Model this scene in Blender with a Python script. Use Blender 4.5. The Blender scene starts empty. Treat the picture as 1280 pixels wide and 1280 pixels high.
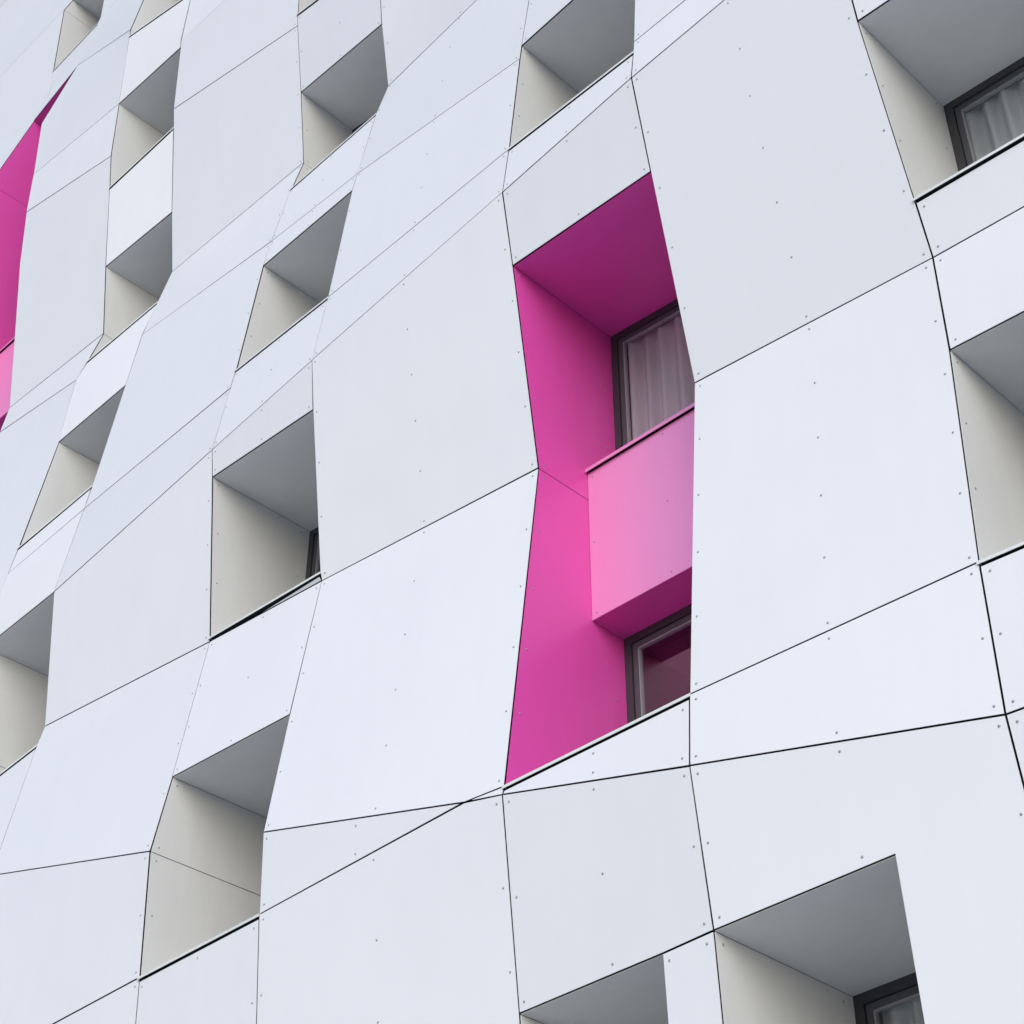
import bpy, bmesh, math, random
from mathutils import Vector, Matrix
from mathutils.bvhtree import BVHTree
from mathutils.geometry import tessellate_polygon
random.seed(7)
SC = bpy.context.scene
COL = SC.collection

# ------------------------------------------------------------------ materials
def mat(name, base, rough=.5, metal=0., ior=1.5, coat=0., dirt=0., wave=0., vary=0., coat_rough=.1, coat_ior=1.5, spec_tint=(1, 1, 1)):
    m = bpy.data.materials.new(name); m.use_nodes = True
    nt = m.node_tree; b = nt.nodes['Principled BSDF']
    b.inputs['Base Color'].default_value = (*base, 1); b.inputs['Roughness'].default_value = rough
    b.inputs['Metallic'].default_value = metal; b.inputs['IOR'].default_value = ior
    b.inputs['Coat Weight'].default_value = coat; b.inputs['Coat Roughness'].default_value = coat_rough; b.inputs['Coat IOR'].default_value = coat_ior
    b.inputs['Specular Tint'].default_value = (*spec_tint, 1)
    tc = nt.nodes.new('ShaderNodeTexCoord')
    if dirt or vary:
        mp = nt.nodes.new('ShaderNodeMapping'); mp.inputs['Scale'].default_value = (5., 5., .55)
        nt.links.new(tc.outputs['Object'], mp.inputs['Vector'])
        n1 = nt.nodes.new('ShaderNodeTexNoise'); n1.inputs['Scale'].default_value = 1.3
        n1.inputs['Detail'].default_value = 5; n1.inputs['Roughness'].default_value = .6
        nt.links.new(mp.outputs['Vector'], n1.inputs['Vector'])
        n2 = nt.nodes.new('ShaderNodeTexNoise'); n2.inputs['Scale'].default_value = .9; n2.inputs['Detail'].default_value = 3
        nt.links.new(tc.outputs['Object'], n2.inputs['Vector'])
        oi = nt.nodes.new('ShaderNodeObjectInfo')
        def rng(sock, amp):
            r = nt.nodes.new('ShaderNodeMapRange')
            r.inputs['From Min'].default_value = .25; r.inputs['From Max'].default_value = .75
            r.inputs['To Min'].default_value = 1 - amp; r.inputs['To Max'].default_value = 1.
            nt.links.new(sock, r.inputs['Value']); return r.outputs['Result']
        def mul(a, c):
            x = nt.nodes.new('ShaderNodeMath'); x.operation = 'MULTIPLY'
            nt.links.new(a, x.inputs[0]); nt.links.new(c, x.inputs[1]); return x.outputs[0]
        k = mul(mul(rng(n1.outputs['Fac'], dirt), rng(n2.outputs['Fac'], dirt)), rng(oi.outputs['Random'], vary))
        v = nt.nodes.new('ShaderNodeVectorMath'); v.operation = 'SCALE'
        v.inputs[0].default_value = base; nt.links.new(k, v.inputs['Scale'])
        nt.links.new(v.outputs[0], b.inputs['Base Color'])
    if wave:
        n3 = nt.nodes.new('ShaderNodeTexNoise'); n3.inputs['Scale'].default_value = 1.6; n3.inputs['Detail'].default_value = 1
        nt.links.new(tc.outputs['Object'], n3.inputs['Vector'])
        bp = nt.nodes.new('ShaderNodeBump'); bp.inputs['Strength'].default_value = 1; bp.inputs['Distance'].default_value = wave
        nt.links.new(n3.outputs['Fac'], bp.inputs['Height']); nt.links.new(bp.outputs['Normal'], b.inputs['Normal'])
    return m

M = {
    'white': mat('white_panel', (.785, .78, .825), .42, ior=1.45, dirt=.02, wave=.006, vary=.04),
    'lining': mat('white_lining', (.73, .73, .725), .45, dirt=.05, wave=.003, vary=.03),
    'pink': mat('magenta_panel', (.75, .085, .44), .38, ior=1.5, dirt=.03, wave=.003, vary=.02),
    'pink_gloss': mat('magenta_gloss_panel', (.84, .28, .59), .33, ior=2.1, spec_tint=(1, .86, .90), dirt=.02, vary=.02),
    'pink_edge': mat('magenta_edge', (.74, .22, .50), .35),
    'metal': mat('sill_metal', (.78, .78, .78), .45, dirt=.08),
    'frame': mat('grey_frame', (.038, .038, .046), .4),
    'sash': mat('grey_sash', (.075, .075, .09), .4),
    'bead': mat('glazing_bead', (.30, .30, .33), .4),
    'rivet': mat('rivet_head', (.36, .37, .40), .35, metal=.6),
    'membrane': mat('black_membrane', (.008, .008, .010), .8),
    'room': mat('dim_room_wall', (.10, .095, .09), .8),
    'curtain': mat('net_curtain', (.86, .88, .93), .9, dirt=.05),
    'paving': mat('pale_paving', (.55, .55, .55), .85, dirt=.15),
}
def glass():
    m = bpy.data.materials.new('window_glass'); m.use_nodes = True
    nt = m.node_tree; nt.nodes.clear()
    o = nt.nodes.new('ShaderNodeOutputMaterial'); mx = nt.nodes.new('ShaderNodeMixShader')
    lw = nt.nodes.new('ShaderNodeLayerWeight'); lw.inputs['Blend'].default_value = .5
    pw = nt.nodes.new('ShaderNodeMath'); pw.operation = 'POWER'; pw.inputs[1].default_value = 4
    nt.links.new(lw.outputs['Facing'], pw.inputs[0])
    fr = nt.nodes.new('ShaderNodeMapRange'); fr.inputs['To Min'].default_value = .15; fr.inputs['To Max'].default_value = 1.
    nt.links.new(pw.outputs[0], fr.inputs['Value'])
    t = nt.nodes.new('ShaderNodeBsdfTransparent'); t.inputs['Color'].default_value = (.98, .985, .985, 1)
    g = nt.nodes.new('ShaderNodeBsdfGlossy'); g.inputs['Roughness'].default_value = .02
    nt.links.new(fr.outputs[0], mx.inputs[0]); nt.links.new(t.outputs[0], mx.inputs[1])
    nt.links.new(g.outputs[0], mx.inputs[2]); nt.links.new(mx.outputs[0], o.inputs[0])
    return m
M['glass'] = glass()
def clear():
    m = bpy.data.materials.new('clear_glass'); m.use_nodes = True
    nt = m.node_tree; nt.nodes.clear()
    o = nt.nodes.new('ShaderNodeOutputMaterial'); t = nt.nodes.new('ShaderNodeBsdfTransparent')
    t.inputs['Color'].default_value = (.97, .985, .98, 1)
    nt.links.new(t.outputs[0], o.inputs[0]); return m
M['clear'] = clear()

# ------------------------------------------------------------------ helpers
def link(name, bm, m, parent=None, label=None, kind=None):
    me = bpy.data.meshes.new(name)
    bm.normal_update(); bm.to_mesh(me); bm.free()
    o = bpy.data.objects.new(name, me); COL.objects.link(o)
    for x in (m if isinstance(m, (list, tuple)) else [m]): me.materials.append(x)
    if parent: o.parent = parent
    if label: o['label'] = label
    if kind: o['kind'] = kind
    return o

def newell(P):
    n = Vector()
    for a, b in zip(P, P[1:] + P[:1]):
        n += Vector(((a.y - b.y) * (a.z + b.z), (a.z - b.z) * (a.x + b.x), (a.x - b.x) * (a.y + b.y)))
    return n.normalized()

def inset(P, d):
    """move every edge of polygon P inward by d (number or one per edge), in its own mean plane"""
    k = len(P); n = newell(P)
    if not isinstance(d, (list, tuple)): d = [d] * k
    out = []
    for i in range(k):
        a, b, c = P[i - 1], P[i], P[(i + 1) % k]
        e0 = (b - a); e1 = (c - b)
        e0 -= n * e0.dot(n); e1 -= n * e1.dot(n); e0.normalize(); e1.normalize()
        m0 = n.cross(e0); m1 = n.cross(e1)          # inward for a counter-clockwise polygon
        d0, d1 = d[i - 1], d[i]
        cr = e0.cross(e1).dot(n)
        if abs(cr) < .02: out.append(b + m0 * d0 if abs(d0 - d1) < 1e-6 else b + (m0 * d0 + m1 * d1) * .5); continue
        s = (m1 * d1 - m0 * d0).cross(e1).dot(n) / cr
        out.append(b + m0 * d0 + e0 * s)
    return out

def slab(bm, P, thick, mi=0):
    """plate whose visible face is P (counter-clockwise seen from outside) and which is `thick` deep behind it"""
    n = newell(P)
    f = [bm.verts.new(p) for p in P]; r = [bm.verts.new(p - n * thick) for p in P]
    for tri in tessellate_polygon([P]):
        tri = list(tri)
        t = [f[i] for i in tri]
        fn = (P[tri[1]] - P[tri[0]]).cross(P[tri[2]] - P[tri[0]])
        if fn.length < 1e-10: continue
        if fn.dot(n) < 0: t.reverse()
        q = bm.faces.new(t); q.material_index = mi; q.smooth = True
        b = [r[f.index(v)] for v in reversed(t)]
        q = bm.faces.new(b); q.material_index = mi
    k = len(P)
    for i in range(k):
        j = (i + 1) % k
        q = bm.faces.new((f[i], r[i], r[j], f[j])); q.material_index = mi
        e = bm.edges.get((f[i], f[j]))
        if e: e.smooth = False
    return bm

def ring(bm, P, w, y0, y1):
    """frame ring: polygon P in x-z, bar width w, from depth y0 to y1"""
    Q = inset(P, w); k = len(P)
    def lay(L, y): return [bm.verts.new((p.x, y, p.z)) for p in L]
    a, b, c, d = lay(P, y0), lay(Q, y0), lay(P, y1), lay(Q, y1)
    for i in range(k):
        j = (i + 1) % k
        bm.faces.new((a[i], a[j], b[j], b[i])); bm.faces.new((b[i], b[j], d[j], d[i]))
        bm.faces.new((d[i], d[j], c[j], c[i])); bm.faces.new((c[i], c[j], a[j], a[i]))
    return Q

def box(bm, x0, x1, y0, y1, z0, z1, skip=(), mi=0):
    v = [bm.verts.new((x, y, z)) for x in (x0, x1) for y in (y0, y1) for z in (z0, z1)]
    F = {'x0': (0, 1, 3, 2), 'x1': (4, 6, 7, 5), 'y0': (0, 4, 5, 1), 'y1': (2, 3, 7, 6), 'z0': (0, 2, 6, 4), 'z1': (1, 5, 7, 3)}
    for k, f in F.items():
        if k not in skip: bm.faces.new([v[i] for i in f]).material_index = mi

# ------------------------------------------------------------------ the folded facade, in metres
# every vertical seam: its x, and its folded profile from the roof down as (key, y, z).
# h = window head, s = sill, r = ridge of a fold, v = valley of a fold, j = panel joint
SEAMS = {
 'A0': (-18.40, [('top', .1, 32), ('v0', .45, 30.6), ('h1', .337, 27.085), ('r0', .229, 26.705), ('s1', .320, 25.10), ('v1', .351, 24.596), ('h2', .215, 23.746), ('r1', -.20, 21.9),
                 ('v2', .40, 16.95), ('s2', .10, 14.3), ('r2', -.25, 12.2), ('v3', 0, 10.7), ('r3', -.3, 8.9), ('base', -.1, 0)]),
 'A1': (-17.09, [('top', .1, 32), ('v0', .45, 30.4), ('h1', .271, 26.9), ('v1', .326, 25.30), ('s1', .30, 25.10), ('h2', .144, 23.895), ('r1', -.182, 22.197), ('j1', -.106, 21.123), ('j2', -.070, 20.340),
                 ('j3', .028, 19.34), ('v2', .378, 16.854), ('j4', .327, 16.401), ('s2', .10, 14.3), ('r2', -.25, 12.1), ('v3', 0, 10.6), ('r3', -.3, 8.8), ('base', -.1, 0)]),
 'B0': (-14.881, [('top', .1, 32), ('v0', .4, 29), ('v1', .30, 25.3), ('h1', .02, 24.0), ('r1', -.169, 22.40), ('s1', -.160, 22.255), ('h2', -.095, 20.807), ('j2', -.045, 19.748), ('s2', .037, 19.174), ('h3', .213, 17.81),
                  ('v2', .369, 16.718), ('s3', .234, 16.149), ('j4', .139, 15.781), ('h4', .085, 14.758), ('s4', -.118, 13.087), ('j5', -.175, 12.702), ('r2', -.28, 11.95), ('h5', -.25, 11.70), ('v3', 0, 10.45), ('s5', -.07, 9.95), ('r3', -.3, 8.5), ('base', -.1, 0)]),
 'B1': (-13.707, [('top', .1, 32), ('v0', .4, 29), ('v1', .35, 25.2), ('h1', .20, 24.0), ('s1', .06, 22.35), ('r1', .035, 21.236), ('h2', .051, 21.105), ('j2', .120, 19.855), ('s2', .170, 19.514), ('h3', .366, 18.048),
                  ('v2', .514, 17.074), ('s3', .393, 16.46), ('j4', .270, 15.841), ('h4', .176, 14.975), ('s4', .004, 13.372), ('j5', -.038, 13.038), ('r2', -.190, 11.865), ('v3', 0, 10.339), ('s5', -.045, 10.103), ('r3', -.25, 8.65), ('j6', -.22, 6.78), ('base', -.1, 0)]),
 'C0': (-11.008, [('top', .1, 32), ('v0', .4, 28.5), ('v1', .35, 24.8), ('r1', -.02, 20.95), ('h1', .00, 20.82), ('s1', .071, 19.237), ('j2', .092, 19.036), ('h2', .254, 17.925),
                  ('v2', .402, 16.803), ('s2', .283, 16.261), ('j3', .110, 15.285), ('h3', .047, 14.864), ('s3', -.111, 13.255), ('j5', -.148, 12.996), ('r2', -.257, 12.137), ('h4', -.210, 11.828), ('s4', -.005, 10.105), ('v3', 0, 10.065),
                  ('h5', -.192, 8.627), ('r3', -.303, 7.907), ('s5', -.232, 6.867), ('j7', -.06, 4.0), ('base', -.1, 0)]),
 'C1': (-9.462, [('top', .1, 32), ('v0', .4, 28.5), ('v1', .35, 24.6), ('r1', -.15, 20.7), ('h1', -.12, 20.50), ('s1', .03, 18.85), ('h2', .161, 17.649),
                 ('v2', .316, 16.70), ('s2', .183, 16.114), ('j3', .008, 15.033), ('h3', -.043, 14.739), ('s3', -.212, 13.11), ('r2', -.324, 12.237), ('h4', -.261, 11.68), ('s4', -.024, 10.014), ('v3', 0, 9.944),
                 ('h5', -.198, 8.563), ('r3', -.335, 7.495), ('s5', -.297, 6.856), ('j7', -.05, 4.0), ('base', -.1, 0)]),
 'D0': (-6.944, [('top', .1, 32), ('v0', .4, 28.2), ('v1', .35, 24.3), ('r1', -.2, 20.4), ('v2', .07, 16.5), ('h1', -.175, 14.584), ('j3', -.200, 14.371), ('s1', -.330, 13.023), ('r2', -.402, 12.422), ('h2', -.277, 11.645),
                 ('v3', 0, 9.699), ('s2', -.335, 6.889), ('r3', -.351, 6.824), ('h3', -.200, 5.434), ('s3', -.07, 3.7), ('base', -.1, 0)]),
 'D1': (-5.439, [('top', .1, 32), ('v0', .4, 28), ('v1', .35, 24.1), ('r1', -.2, 20.2), ('v2', -.05, 16.3), ('h1', -.31, 14.46), ('j3', -.425, 12.98), ('s1', -.438, 12.837), ('r2', -.484, 12.48), ('h2', -.325, 11.517),
                 ('v3', 0, 9.584), ('s2', -.296, 6.925), ('r3', -.341, 6.429), ('h3', -.232, 5.462), ('s3', -.15, 3.5), ('base', -.1, 0)]),
 'E0': (-3.513, [('top', .1, 32), ('v0', .4, 27.8), ('v1', .35, 23.9), ('r1', -.2, 20.0), ('v2', -.05, 16.1), ('j3', -.40, 13.1), ('r2', -.50, 12.6), ('h1', -.378, 11.447), ('s1', -.085, 9.877),
                 ('v3', 0, 9.406), ('h2', -.031, 8.598), ('s2', -.197, 6.946), ('r3', -.243, 5.982), ('h3', -.15, 5.1), ('s3', -.13, 3.5), ('base', -.1, 0)]),
}
def clone(src, name, dx, dz=0., keep=None):
    x, L = SEAMS[src]
    SEAMS[name] = (x + dx, [(k, y, z + (dz if 0 < z < 32 else 0)) for k, y, z in L])
clone('A0', 'Z0', -14.)
clone('E0', 'E1', 1.75, -.10)
clone('E0', 'F0', 5.0, -.2)

def idx(seam, key):
    return [q[0] for q in SEAMS[seam][1]].index(key)
def run(seam, ka, kb):
    """points of a seam from key ka down to key kb"""
    x, L = SEAMS[seam]
    return [Vector((x, y, z)) for _, y, z in L[idx(seam, ka):idx(seam, kb) + 1]]
def pt(seam, key):
    x, L = SEAMS[seam]; _, y, z = L[idx(seam, key)]; return Vector((x, y, z))

building = bpy.data.objects.new('apartment_building', None); COL.objects.link(building)
building['label'] = 'apartment building with folded white metal panel facade, deep window recesses and magenta bays'
building['category'] = 'building'

GAP, SILL_GAP, PT = .0066, .038, .004
wall = bmesh.new()          # the black membrane behind the panels
panels = []                 # (object, polygon) for the rivets
jambs = []                  # (object, x, front edge, window depth) for the rivets in the linings

def panel(P, top_edges=(), name='facade_panel', m='white', gap=GAP, sill_gap=SILL_GAP):
    """P counter-clockwise seen from the street; top_edges = edge numbers that lie under a sill"""
    d = [sill_gap if i in top_edges else gap for i in range(len(P))]
    Q = [p + Vector((0, random.uniform(-.0025, .0025), 0)) for p in inset(P, d)]
    o = link(name, slab(bmesh.new(), Q, PT), M[m], building)
    panels.append((o, Q))
    B = [p + Vector((0, .045, 0)) for p in P]
    vs = [wall.verts.new(p) for p in B]
    for t in tessellate_polygon([B]): 
        try: wall.faces.new([vs[i] for i in t])
        except ValueError: pass
    return o

def jamb(seam, kh, ks, yw, side, m, label):
    """lining plates along a seam; side=+1: plate faces +x (left side of an opening)"""
    R = run(seam, kh, ks); x = R[0].x
    kinks = [i for i in range(1, len(R) - 1) if SEAMS[seam][1][idx(seam, kh) + i][0][0] in 'vr']
    cuts = [0] + kinks + [len(R) - 1]
    for a, b in zip(cuts, cuts[1:]):
        seg = R[a:b + 1]
        F = [Vector((x, p.y + .014, p.z)) for p in seg]
        P = [Vector((x, yw, seg[0].z))] + F + [Vector((x, yw, seg[-1].z))]
        n = newell(P)
        if n.x * side < 0: P.reverse()
        d = [.0035 if abs(P[i].z - P[(i + 1) % len(P)].z) < 1e-6 else 0. for i in range(len(P))]
        jo = link('jamb', slab(bmesh.new(), inset(P, d), PT), M[m], building, label)
        if side > 0: jambs.append((jo, x, seg, yw))
    X = x - side * .035
    B = [Vector((X, yw + .2, R[0].z + .1))] + [Vector((X, p.y + .045, p.z)) for p in R] + [Vector((X, yw + .2, R[-1].z - .1))]
    vs = [wall.verts.new(p) for p in B]
    for t in tessellate_polygon([B]):
        try: wall.faces.new([vs[i] for i in t])
        except ValueError: pass

def soffit(a, b, yw, m, label, parent=None, name='soffit'):
    g = Vector((0, .014, 0))
    P = [a + g, Vector((a.x, yw, a.z)), Vector((b.x, yw, b.z)), b + g]
    if newell(P).z > 0: P.reverse()
    link(name, slab(bmesh.new(), P, PT), M[m], parent or building, label)
    B = [a + Vector((-.04, .045, .04)), b + Vector((.04, .045, .04)), Vector((b.x + .04, yw + .2, b.z + .04)), Vector((a.x - .04, yw + .2, a.z + .04))]
    wall.faces.new([wall.verts.new(p) for p in B])

def sill(a, b, yw, m, label=None, nose=.012, lip=.020):
    """folded metal sill: plate sloping to the street with a turned-down lip"""
    bm = bmesh.new()
    prof = lambda p, s: [Vector((p.x + s, p.y - nose, p.z - lip)), Vector((p.x + s, p.y - nose, p.z)), Vector((p.x + s, yw, p.z + .012)),
                         Vector((p.x + s, yw, p.z + .008)), Vector((p.x + s, p.y - nose + .004, p.z - .004)), Vector((p.x + s, p.y - nose + .004, p.z - lip))]
    # black strip added under the sheet, standing in for shade in the sill gap
    K = [Vector((p.x, y, p.z - .007 + (.010 if y > p.y + .2 else 0))) for p, y in ((a, a.y - nose + .006), (b, b.y - nose + .006), (b, yw), (a, yw))]
    wall.faces.new([wall.verts.new(v) for v in K])
    A = [bm.verts.new(v) for v in prof(a, -.012)]; B = [bm.verts.new(v) for v in prof(b, .012)]
    for i in range(6): bm.faces.new((A[i], A[(i + 1) % 6], B[(i + 1) % 6], B[i]))
    bm.faces.new(list(reversed(A))); bm.faces.new(B)
    bmesh.ops.recalc_face_normals(bm, faces=bm.faces)
    return link('sill', bm, M[m], building, label)

def window(hl, hr, sl, sr, yw, label=None):
    """aluminium window filling the back of a recess"""
    P = [Vector((p.x, 0, p.z)) for p in (sl, sr, hr, hl)]
    P = inset(P, -.0)
    bm = bmesh.new(); Q = ring(bm, P, .065, yw, yw + .08)
    bmesh.ops.recalc_face_normals(bm, faces=bm.faces)
    w = link('window', bm, M['frame'], building, label)
    bm = bmesh.new(); Q1 = inset(Q, .004); Q2 = ring(bm, Q1, .042, yw + .016, yw + .078)
    bmesh.ops.recalc_face_normals(bm, faces=bm.faces)
    link('sash', bm, M['sash'], w)
    bm = bmesh.new(); Q3 = ring(bm, Q2, .010, yw + .024, yw + .06)
    bmesh.ops.recalc_face_normals(bm, faces=bm.faces)
    link('glazing_bead', bm, M['bead'], w)
    bm = bmesh.new(); slab(bm, [Vector((p.x, yw + .044, p.z)) for p in Q3], .006)
    bm.normal_update()
    for f in bm.faces: f.material_index = 0 if f.normal.y < -.9 else 1    # one reflecting face, the rest clear
    link('pane', bm, [M['glass'], M['clear']], w)
    x0, x1 = sl.x - .25, sr.x + .25; z0 = min(sl.z, sr.z) - .5; z1 = max(hl.z, hr.z) + .25
    box(wall, x0, x1, yw + .085, yw + 2.2, z0, z1, skip=('y0',), mi=1)
    # return of the wall round the window
    O = [Vector((x0, yw + .085, z0)), Vector((x1, yw + .085, z0)), Vector((x1, yw + .085, z1)), Vector((x0, yw + .085, z1))]
    I = [Vector((p.x, yw + .085, p.z)) for p in P]
    o_ = [wall.verts.new(p) for p in O]; i_ = [wall.verts.new(p) for p in I]
    for k in range(4): wall.faces.new((o_[k], o_[(k + 1) % 4], i_[(k + 1) % 4], i_[k])).material_index = 1
    return w

def recess(l, r, hl, hr, sl, sr, yw, m='lining', pts=None, label=None, win=True, wlabel=None):
    a, b, c, d = pt(l, hl), pt(r, hr), pt(l, sl), pt(r, sr)
    pl = 'magenta lining plate' if m == 'pink' else None
    jamb(l, hl, sl, yw, 1, m, pl); jamb(r, hr, sr, yw, -1, m, pl)
    soffit(a, b, yw, m, 'magenta soffit' if m == 'pink' else None)
    sill(c, d, yw, 'metal')
    if win: window(a, b, c, d, yw, wlabel)

def strip(l, r, cells):
    """cells from the roof down: (kind, top-left key, top-right key, bottom-left key, bottom-right key)"""
    for i, c in enumerate(cells):
        if c[0] not in 'pP': continue
        _, tl, tr, bl, br = c
        L = run(l, tl, bl); Rr = run(r, tr, br)
        P = L + list(reversed(Rr))                     # left side down, right side up: counter-clockwise
        under = i > 0 and cells[i - 1][0] == 'w'
        panel(P, (len(P) - 1,) if under else (), sill_gap=.004 if c[0] == 'P' else SILL_GAP)

def cells(spec):
    """'kind tl tr' list -> cells joined at shared cuts"""
    out = []
    for a, b in zip(spec, spec[1:]): out.append((a[0], a[1], a[2], b[1], b[2]))
    return out

# west end of the facade and first window column
strip('Z0', 'A0', cells([('p', 'top', 'top'), ('p', 'v0', 'v0'), ('p', 'r0', 'r0'), ('p', 'v1', 'v1'), ('p', 'r1', 'r1'), ('p', 'v2', 'v2'), ('p', 'r2', 'r2'), ('p', 'v3', 'v3'), ('p', 'r3', 'r3'), ('', 'base', 'base')]))
strip('A0', 'A1', cells([('p', 'top', 'top'), ('p', 'v0', 'v0'), ('w', 'h1', 'h1'), ('p', 's1', 's1'), ('w', 'h2', 'h2'), ('p', 's2', 's2'), ('p', 'r2', 'r2'), ('p', 'v3', 'v3'), ('p', 'r3', 'r3'), ('', 'base', 'base')]))
strip('A1', 'B0', cells([('p', 'top', 'top'), ('p', 'v0', 'v0'), ('p', 'v1', 'v1'), ('p', 'h2', 'r1'), ('p', 'j1', 'h2'), ('p', 'j2', 'j2'), ('p', 'v2', 'v2'), ('p', 'j4', 'j4'), ('p', 'r2', 'r2'), ('p', 'v3', 'v3'), ('p', 'r3', 'r3'), ('', 'base', 'base')]))
strip('B0', 'B1', cells([('p', 'top', 'top'), ('p', 'v0', 'v0'), ('p', 'v1', 'v1'), ('w', 'h1', 'h1'), ('p', 's1', 's1'), ('w', 'h2', 'h2'), ('p', 's2', 's2'), ('w', 'h3', 'h3'), ('p', 's3', 's3'), ('w', 'h4', 'h4'), ('p', 's4', 's4'), ('p', 'j5', 'j5'), ('w', 'h5', 'r2'), ('p', 's5', 's5'), ('p', 'r3', 'r3'), ('p', 'r3', 'j6'), ('', 'base', 'base')][:14] + [('p', 'r3', 'r3'), ('', 'base', 'base')]))
strip('B1', 'C0', cells([('p', 'top', 'top'), ('p', 'v0', 'v0'), ('p', 'v1', 'v1'), ('p', 'r1', 'r1'), ('p', 'j2', 'j2'), ('p', 'v2', 'v2'), ('p', 'j4', 'j3'), ('p', 'j5', 'j5'), ('p', 'r2', 'r2'), ('p', 'v3', 'v3'), ('p', 'r3', 'r3'), ('p', 'j6', 's5'), ('', 'base', 'base')]))
strip('C0', 'C1', cells([('p', 'top', 'top'), ('p', 'v0', 'v0'), ('p', 'v1', 'v1'), ('w', 'h1', 'h1'), ('p', 's1', 's1'), ('w', 'h2', 'h2'), ('p', 's2', 's2'), ('p', 'j3', 'j3'), ('w', 'h3', 'h3'), ('p', 's3', 's3'), ('p', 'r2', 'r2'), ('w', 'h4', 'h4'), ('n', 's4', 's4'), ('P', 'v3', 'v3'), ('w', 'h5', 'h5'), ('p', 's5', 's5'), ('p', 'j7', 'j7'), ('', 'base', 'base')]))
strip('C1', 'D0', cells([('p', 'top', 'top'), ('p', 'v0', 'v0'), ('p', 'v1', 'v1'), ('p', 'r1', 'r1'), ('p', 'v2', 'v2'), ('p', 'j3', 'j3'), ('p', 's3', 's1'), ('p', 'r2', 'r2'), ('', 'v3', 'v3')]))
# thin wedge of sheet between a sill and the joint just under it
panel([Vector((-10.35, .002, 10.021)), pt('C1', 'v3') + Vector((-.005, 0, .004)), pt('C1', 's4') + Vector((-.005, 0, -.038))], gap=.002)
X = Vector((-7.29, -.354, 6.90))                      # where two joints cross beside the magenta bay
a, b = pt('C1', 'r3'), pt('D0', 's2')
panel(run('C1', 'v3', 'r3') + [X] + list(reversed(run('D0', 'v3', 's2'))))
panel([a, pt('C1', 's5'), X])
panel([X, pt('D0', 'r3'), b])
panel([pt('C1', 's5'), pt('C1', 'j7'), Vector((-6.944, -.09, 4.0)), pt('D0', 'h3'), pt('D0', 'r3'), X])
panel([pt('C1', 'j7'), pt('C1', 'base'), pt('D0', 'base'), Vector((-6.944, -.09, 4.0))])
strip('D0', 'D1', cells([('p', 'top', 'top'), ('p', 'v0', 'v0'), ('p', 'v1', 'v1'), ('p', 'r1', 'r1'), ('p', 'v2', 'v2'), ('w', 'h1', 'h1'), ('p', 's1', 's1'), ('p', 'r2', 'r2'), ('w', 'h2', 'h2'), ('p', 's2', 's2'), ('', 'r3', 'r3')]))
strip('D1', 'E0', cells([('p', 'top', 'top'), ('p', 'v0', 'v0'), ('p', 'v1', 'v1'), ('p', 'r1', 'r1'), ('p', 'v2', 'v2'), ('p', 'j3', 'j3'), ('p', 'r2', 'r2'), ('p', 'v3', 'v3'), ('p', 's2', 's2'), ('', 'r3', 'r3')]))
strip('E0', 'E1', cells([('p', 'top', 'top'), ('p', 'v0', 'v0'), ('p', 'v1', 'v1'), ('p', 'r1', 'r1'), ('p', 'v2', 'v2'), ('p', 'r2', 'r2'), ('w', 'h1', 'h1'), ('p', 's1', 's1'), ('p', 'v3', 'v3'), ('w', 'h2', 'h2'), ('p', 's2', 's2'), ('p', 'r3', 'r3'), ('', 'base', 'base')]))
strip('E1', 'F0', cells([('p', 'top', 'top'), ('p', 'v0', 'v0'), ('p', 'v1', 'v1'), ('p', 'r1', 'r1'), ('p', 'v2', 'v2'), ('p', 'r2', 'r2'), ('p', 'v3', 'v3'), ('p', 's2', 's2'), ('p', 'r3', 'r3'), ('', 'base', 'base')]))
# lower storey, where the window rhythm shifts: two seams that start below the last fold
SEAMS['G'] = (-5.813, [('h3', -.221, 5.449), ('s3', -.16, 3.6), ('base', -.1, 0)])
SEAMS['H'] = (-4.281, [('h3', -.200, 5.507), ('s3', -.11, 3.6), ('base', -.1, 0)])
panel([pt('D0', 'r3'), pt('D0', 'h3'), pt('G', 'h3'), pt('D1', 'h3'), pt('D1', 'r3')])
panel([pt('G', 'h3'), pt('G', 's3'), pt('D1', 's3'), pt('D1', 'h3')])
panel([pt('D0', 's3'), pt('D0', 'base'), pt('D1', 'base'), pt('D1', 's3'), pt('G', 's3')], (3, 4))
panel([pt('D1', 'r3'), pt('D1', 'h3'), pt('H', 'h3'), pt('H', 's3'), pt('E0', 's3'), pt('E0', 'h3'), pt('E0', 'r3')])
panel([pt('D1', 's3'), pt('D1', 'base'), pt('E0', 'base'), pt('E0', 's3'), pt('H', 's3')], (3, 4))

# recesses with their windows
recess('A0', 'A1', 'h1', 'h1', 's1', 's1', 1.05)
for n, y in ((1, 1.0), (2, 1.0), (3, 1.06), (4, 1.0)):
    recess('B0', 'B1', 'h%d' % n, 'h%d' % n, 's%d' % n, 's%d' % n, y)
recess('B0', 'B1', 'h5', 'r2', 's5', 's5', 1.0)
for n, y in ((1, 1.0), (2, 1.05), (3, 1.0), (4, .98), (5, .95)):
    recess('C0', 'C1', 'h%d' % n, 'h%d' % n, 's%d' % n, 's%d' % n, y)
recess('D0', 'D1', 'h1', 'h1', 's1', 's1', 1.0)
recess('E0', 'E1', 'h1', 'h1', 's1', 's1', .65)
recess('E0', 'E1', 'h2', 'h2', 's2', 's2', .90)
recess('D0', 'G', 'h3', 'h3', 's3', 's3', 1.0)
recess('D1', 'H', 'h3', 'h3', 's3', 's3', 1.02)

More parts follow.
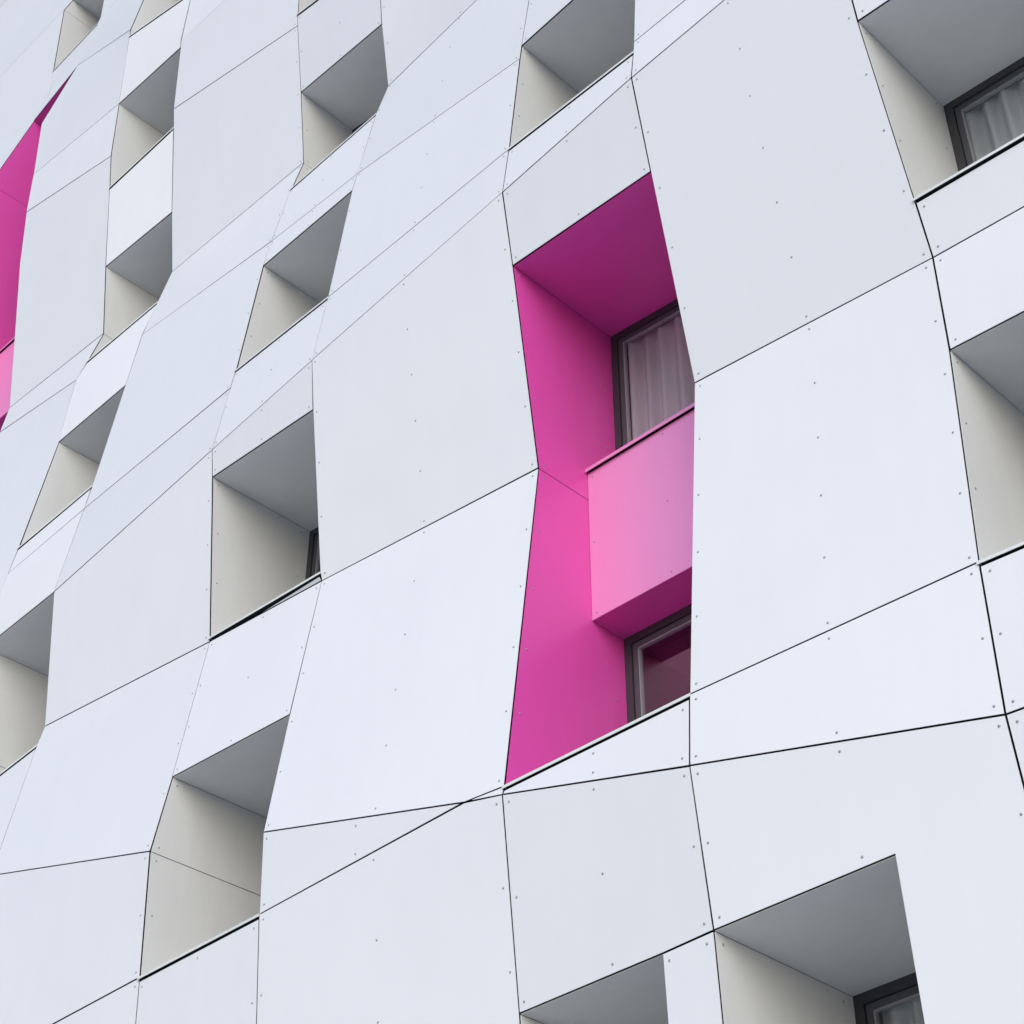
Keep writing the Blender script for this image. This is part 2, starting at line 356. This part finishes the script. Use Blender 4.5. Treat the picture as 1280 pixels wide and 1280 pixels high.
# the two magenta bays: one tall recess holding two windows and a magenta panel between them
def bay(l, r, yw, ys, z_up, z_top, z_bot):
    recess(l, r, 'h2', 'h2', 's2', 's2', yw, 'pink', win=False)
    xl, xr = SEAMS[l][0], SEAMS[r][0]
    V = Vector
    hl, hr, sl, sr = pt(l, 'h2'), pt(r, 'h2'), pt(l, 's2'), pt(r, 's2')
    window(hl, hr, V((xl, 0, z_top + .02)), V((xr, 0, z_top + .02)), yw)
    window(V((xl, 0, z_bot)), V((xr, 0, z_bot)), sl, sr, yw)
    P = [V((xl + .003, ys, z_bot)), V((xr - .003, ys, z_bot)), V((xr - .003, ys, z_top - .03)), V((xl + .003, ys, z_top - .03))]
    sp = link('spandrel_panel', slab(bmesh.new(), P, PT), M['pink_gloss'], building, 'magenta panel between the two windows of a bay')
    panels.append((sp, P))
    P = [V((xl, ys + .006, z_bot)), V((xl, yw, z_bot)), V((xr, yw, z_bot)), V((xr, ys + .006, z_bot))]
    if newell(P).z > 0: P.reverse()
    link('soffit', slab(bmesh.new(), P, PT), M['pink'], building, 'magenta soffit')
    box(wall, xl, xr, ys + .03, yw + .3, z_bot + .02, z_top - .015)
    a, b = V((xl + .014, ys, z_top)), V((xr - .014, ys, z_top))
    sill(a, b, yw, 'pink_gloss', 'magenta sill', nose=.03, lip=.03)
    return sp
sp1 = bay('D0', 'D1', .885, .545, 0, 9.985, 8.590)
sp2 = bay('A0', 'A1', .95, .62, 0, 18.90, 17.30)

wo = link('wall', wall, [M['membrane'], M['room']], building)

# ------------------------------------------------------------------ curtains (hang inside, so things of their own)
def curtain(name, x0, x1, z0, z1, y, label, seed, folds):
    rnd = random.Random(seed); bm = bmesh.new(); nx, nz = 160, 6
    ph = [rnd.uniform(0, 6.28) for _ in range(4)]
    rows = []
    for j in range(nz + 1):
        t = j / nz; row = []
        for i in range(nx + 1):
            u = i / nx; w = u + .018 * math.sin(7 * u + ph[0]) + .010 * math.sin(17 * u + ph[1])
            d = .040 * math.sin(2 * math.pi * folds * w + ph[2]) * (1 - .25 * t) + .012 * math.sin(2 * math.pi * folds * .37 * w + ph[3] + .5 * t)
            row.append(bm.verts.new((x0 + (x1 - x0) * u, y + d, z0 + (z1 - z0) * t)))
        rows.append(row)
    for j in range(nz):
        for i in range(nx):
            bm.faces.new((rows[j][i], rows[j][i + 1], rows[j + 1][i + 1], rows[j + 1][i])).smooth = True
    bmesh.ops.solidify(bm, geom=bm.faces[:], thickness=.002)
    o = link(name, bm, M['curtain'])
    o['label'] = label; o['category'] = 'curtain'; o['group'] = 'curtains behind the recessed windows'
    return o
curtain('curtain', -6.84, -5.45, 9.95, 11.70, .995, 'pale pleated curtain behind the upper window of the central magenta bay', 3, 9)
curtain('curtain', -3.42, -1.80, 9.8, 11.5, .755, 'grey pleated curtain in the window at the upper right corner of the photo', 5, 10)
curtain('curtain', -5.34, -4.30, 3.5, 5.55, 1.125, 'grey pleated curtain in the low window at the bottom right below the joint', 9, 7)

# ------------------------------------------------------------------ camera
cam = bpy.data.objects.new('camera', bpy.data.cameras.new('camera')); COL.objects.link(cam)
R = Matrix(((.70782535, .43418368, .55719638), (.70638092, -.43846396, -.55567558), (.00304526, .78691415, -.61705498)))
cam.matrix_world = Matrix.Translation((0, -7.2, 1.44)) @ R.to_4x4()
cam.data.sensor_width = 36; cam.data.lens = 2179.74 / 1280 * 36
cam.data.clip_end = 2000
SC.camera = cam

# ------------------------------------------------------------------ rivets
dome = bmesh.new()
bmesh.ops.create_uvsphere(dome, u_segments=10, v_segments=6, radius=1)
for v in dome.verts: v.co = Vector((v.co.x * .0085, v.co.y * .0085, max(v.co.z, 0) * .0055))
for f in dome.faces: f.smooth = True
dome_me = bpy.data.meshes.new('rivet'); dome.to_mesh(dome_me); dome_me.materials.append(M['rivet'])
spots = []
cpos = Vector((0, -7.2, 1.44)); Rt = R.transposed()
for o, Q in panels:
    tri = tessellate_polygon([Q]); tree = BVHTree.FromPolygons(Q, [list(t) for t in tri])
    xs = [p.x for p in Q]; x0, x1 = min(xs), max(xs); w = x1 - x0
    cols = [x0 + .045, x1 - .045] + ([(x0 + x1) / 2 + .01] if w > .9 else [])
    for x in cols:
        zs = []
        for a, b in zip(Q, Q[1:] + Q[:1]):
            if (a.x - x) * (b.x - x) < 0: zs.append(a.z + (b.z - a.z) * (x - a.x) / (b.x - a.x))
        zs.sort()
        for z0, z1 in zip(zs[::2], zs[1::2]):
            if z1 - z0 < .12: continue
            n = max(1, round((z1 - z0 - .1) / .52))
            for k in range(n + 1):
                z = z0 + .05 + (z1 - z0 - .1) * k / n + (random.uniform(-.012, .012) if 0 < k < n else 0)
                hit = tree.ray_cast(Vector((x + random.uniform(-.004, .004), -5, z)), Vector((0, 1, 0)))
                if hit[0] is None: continue
                q = Rt @ (hit[0] - cpos)
                u, v = 1090 * 2 * q.x / -q.z, 1090 * 2 * q.y / -q.z
                if abs(u) > 760 or abs(v) > 760 or hit[0].x < -11.6: continue
                nrm = hit[1] if hit[1].y < 0 else -hit[1]
                spots.append((-q.z, o, hit[0], nrm, abs(u) < 640 and abs(v) < 640))
for o, x, seg, yw in jambs:
    z1, z0 = seg[0].z, seg[-1].z
    if z1 - z0 < .3 or x < -11.6: continue
    n = max(1, round((z1 - z0 - .1) / .55))
    for k in range(n + 1):
        z = z0 + .06 + (z1 - z0 - .12) * k / n
        for a, b in zip(seg, seg[1:]):
            if b.z <= z <= a.z:
                yf = a.y + (b.y - a.y) * (a.z - z) / max(a.z - b.z, 1e-6)
                for y in (yf + .07, yw - .10):
                    p = Vector((x, y, z)); q = Rt @ (p - cpos)
                    u, v = 2180 * q.x / -q.z, 2180 * q.y / -q.z
                    if abs(u) < 700 and abs(v) < 700: spots.append((-q.z + 2.5, o, p, Vector((1, 0, 0)), abs(u) < 640 and abs(v) < 640))
                break
spots.sort(key=lambda s: (not s[4], s[0]))
far = bmesh.new()
for i, (d, o, p, n, vis) in enumerate(spots):
    mw = Matrix.Translation(p) @ n.to_track_quat('Z', 'Y').to_matrix().to_4x4()
    if i < 100:
        r = bpy.data.objects.new('rivet', dome_me); COL.objects.link(r); r.parent = o; r.matrix_world = mw
    else:
        vm = [far.verts.new(mw @ v.co) for v in dome_me.vertices]
        for f in dome_me.polygons:
            far.faces.new([vm[k] for k in f.vertices]).smooth = True
link('rivets', far, M['rivet'], building, kind='stuff')

# ------------------------------------------------------------------ street level
bm = bmesh.new(); s = 600
bm.faces.new([bm.verts.new(v) for v in ((-s, -s, 0), (s, -s, 0), (s, s, 0), (-s, s, 0))])
link('ground', bm, M['paving'], kind='structure')

# ------------------------------------------------------------------ daylight
W = bpy.data.worlds.new('World'); SC.world = W; W.use_nodes = True
nt = W.node_tree; bg = nt.nodes['Background']
sky = nt.nodes.new('ShaderNodeTexSky'); sky.sky_type = 'NISHITA'; sky.sun_disc = False
EL, AZ = math.radians(28), math.radians(137)
sky.sun_elevation = EL; sky.sun_rotation = AZ
sky.air_density = 1.5; sky.dust_density = 1.2; sky.ozone_density = 2.6
nt.links.new(sky.outputs[0], bg.inputs['Color']); bg.inputs['Strength'].default_value = .12
sun = bpy.data.objects.new('sun', bpy.data.lights.new('sun', 'SUN')); COL.objects.link(sun)
sun.data.energy = .9; sun.data.angle = math.radians(55); sun.data.color = (1, .99, .98)
sd = Vector((math.sin(AZ) * math.cos(EL), math.cos(AZ) * math.cos(EL), math.sin(EL)))
sun.rotation_euler = sd.to_track_quat('Z', 'Y').to_euler()
sun.location = (0, -20, 30)

SC.view_settings.view_transform = 'Standard'; SC.view_settings.look = 'None'
SC.view_settings.exposure = .66; SC.view_settings.gamma = 1
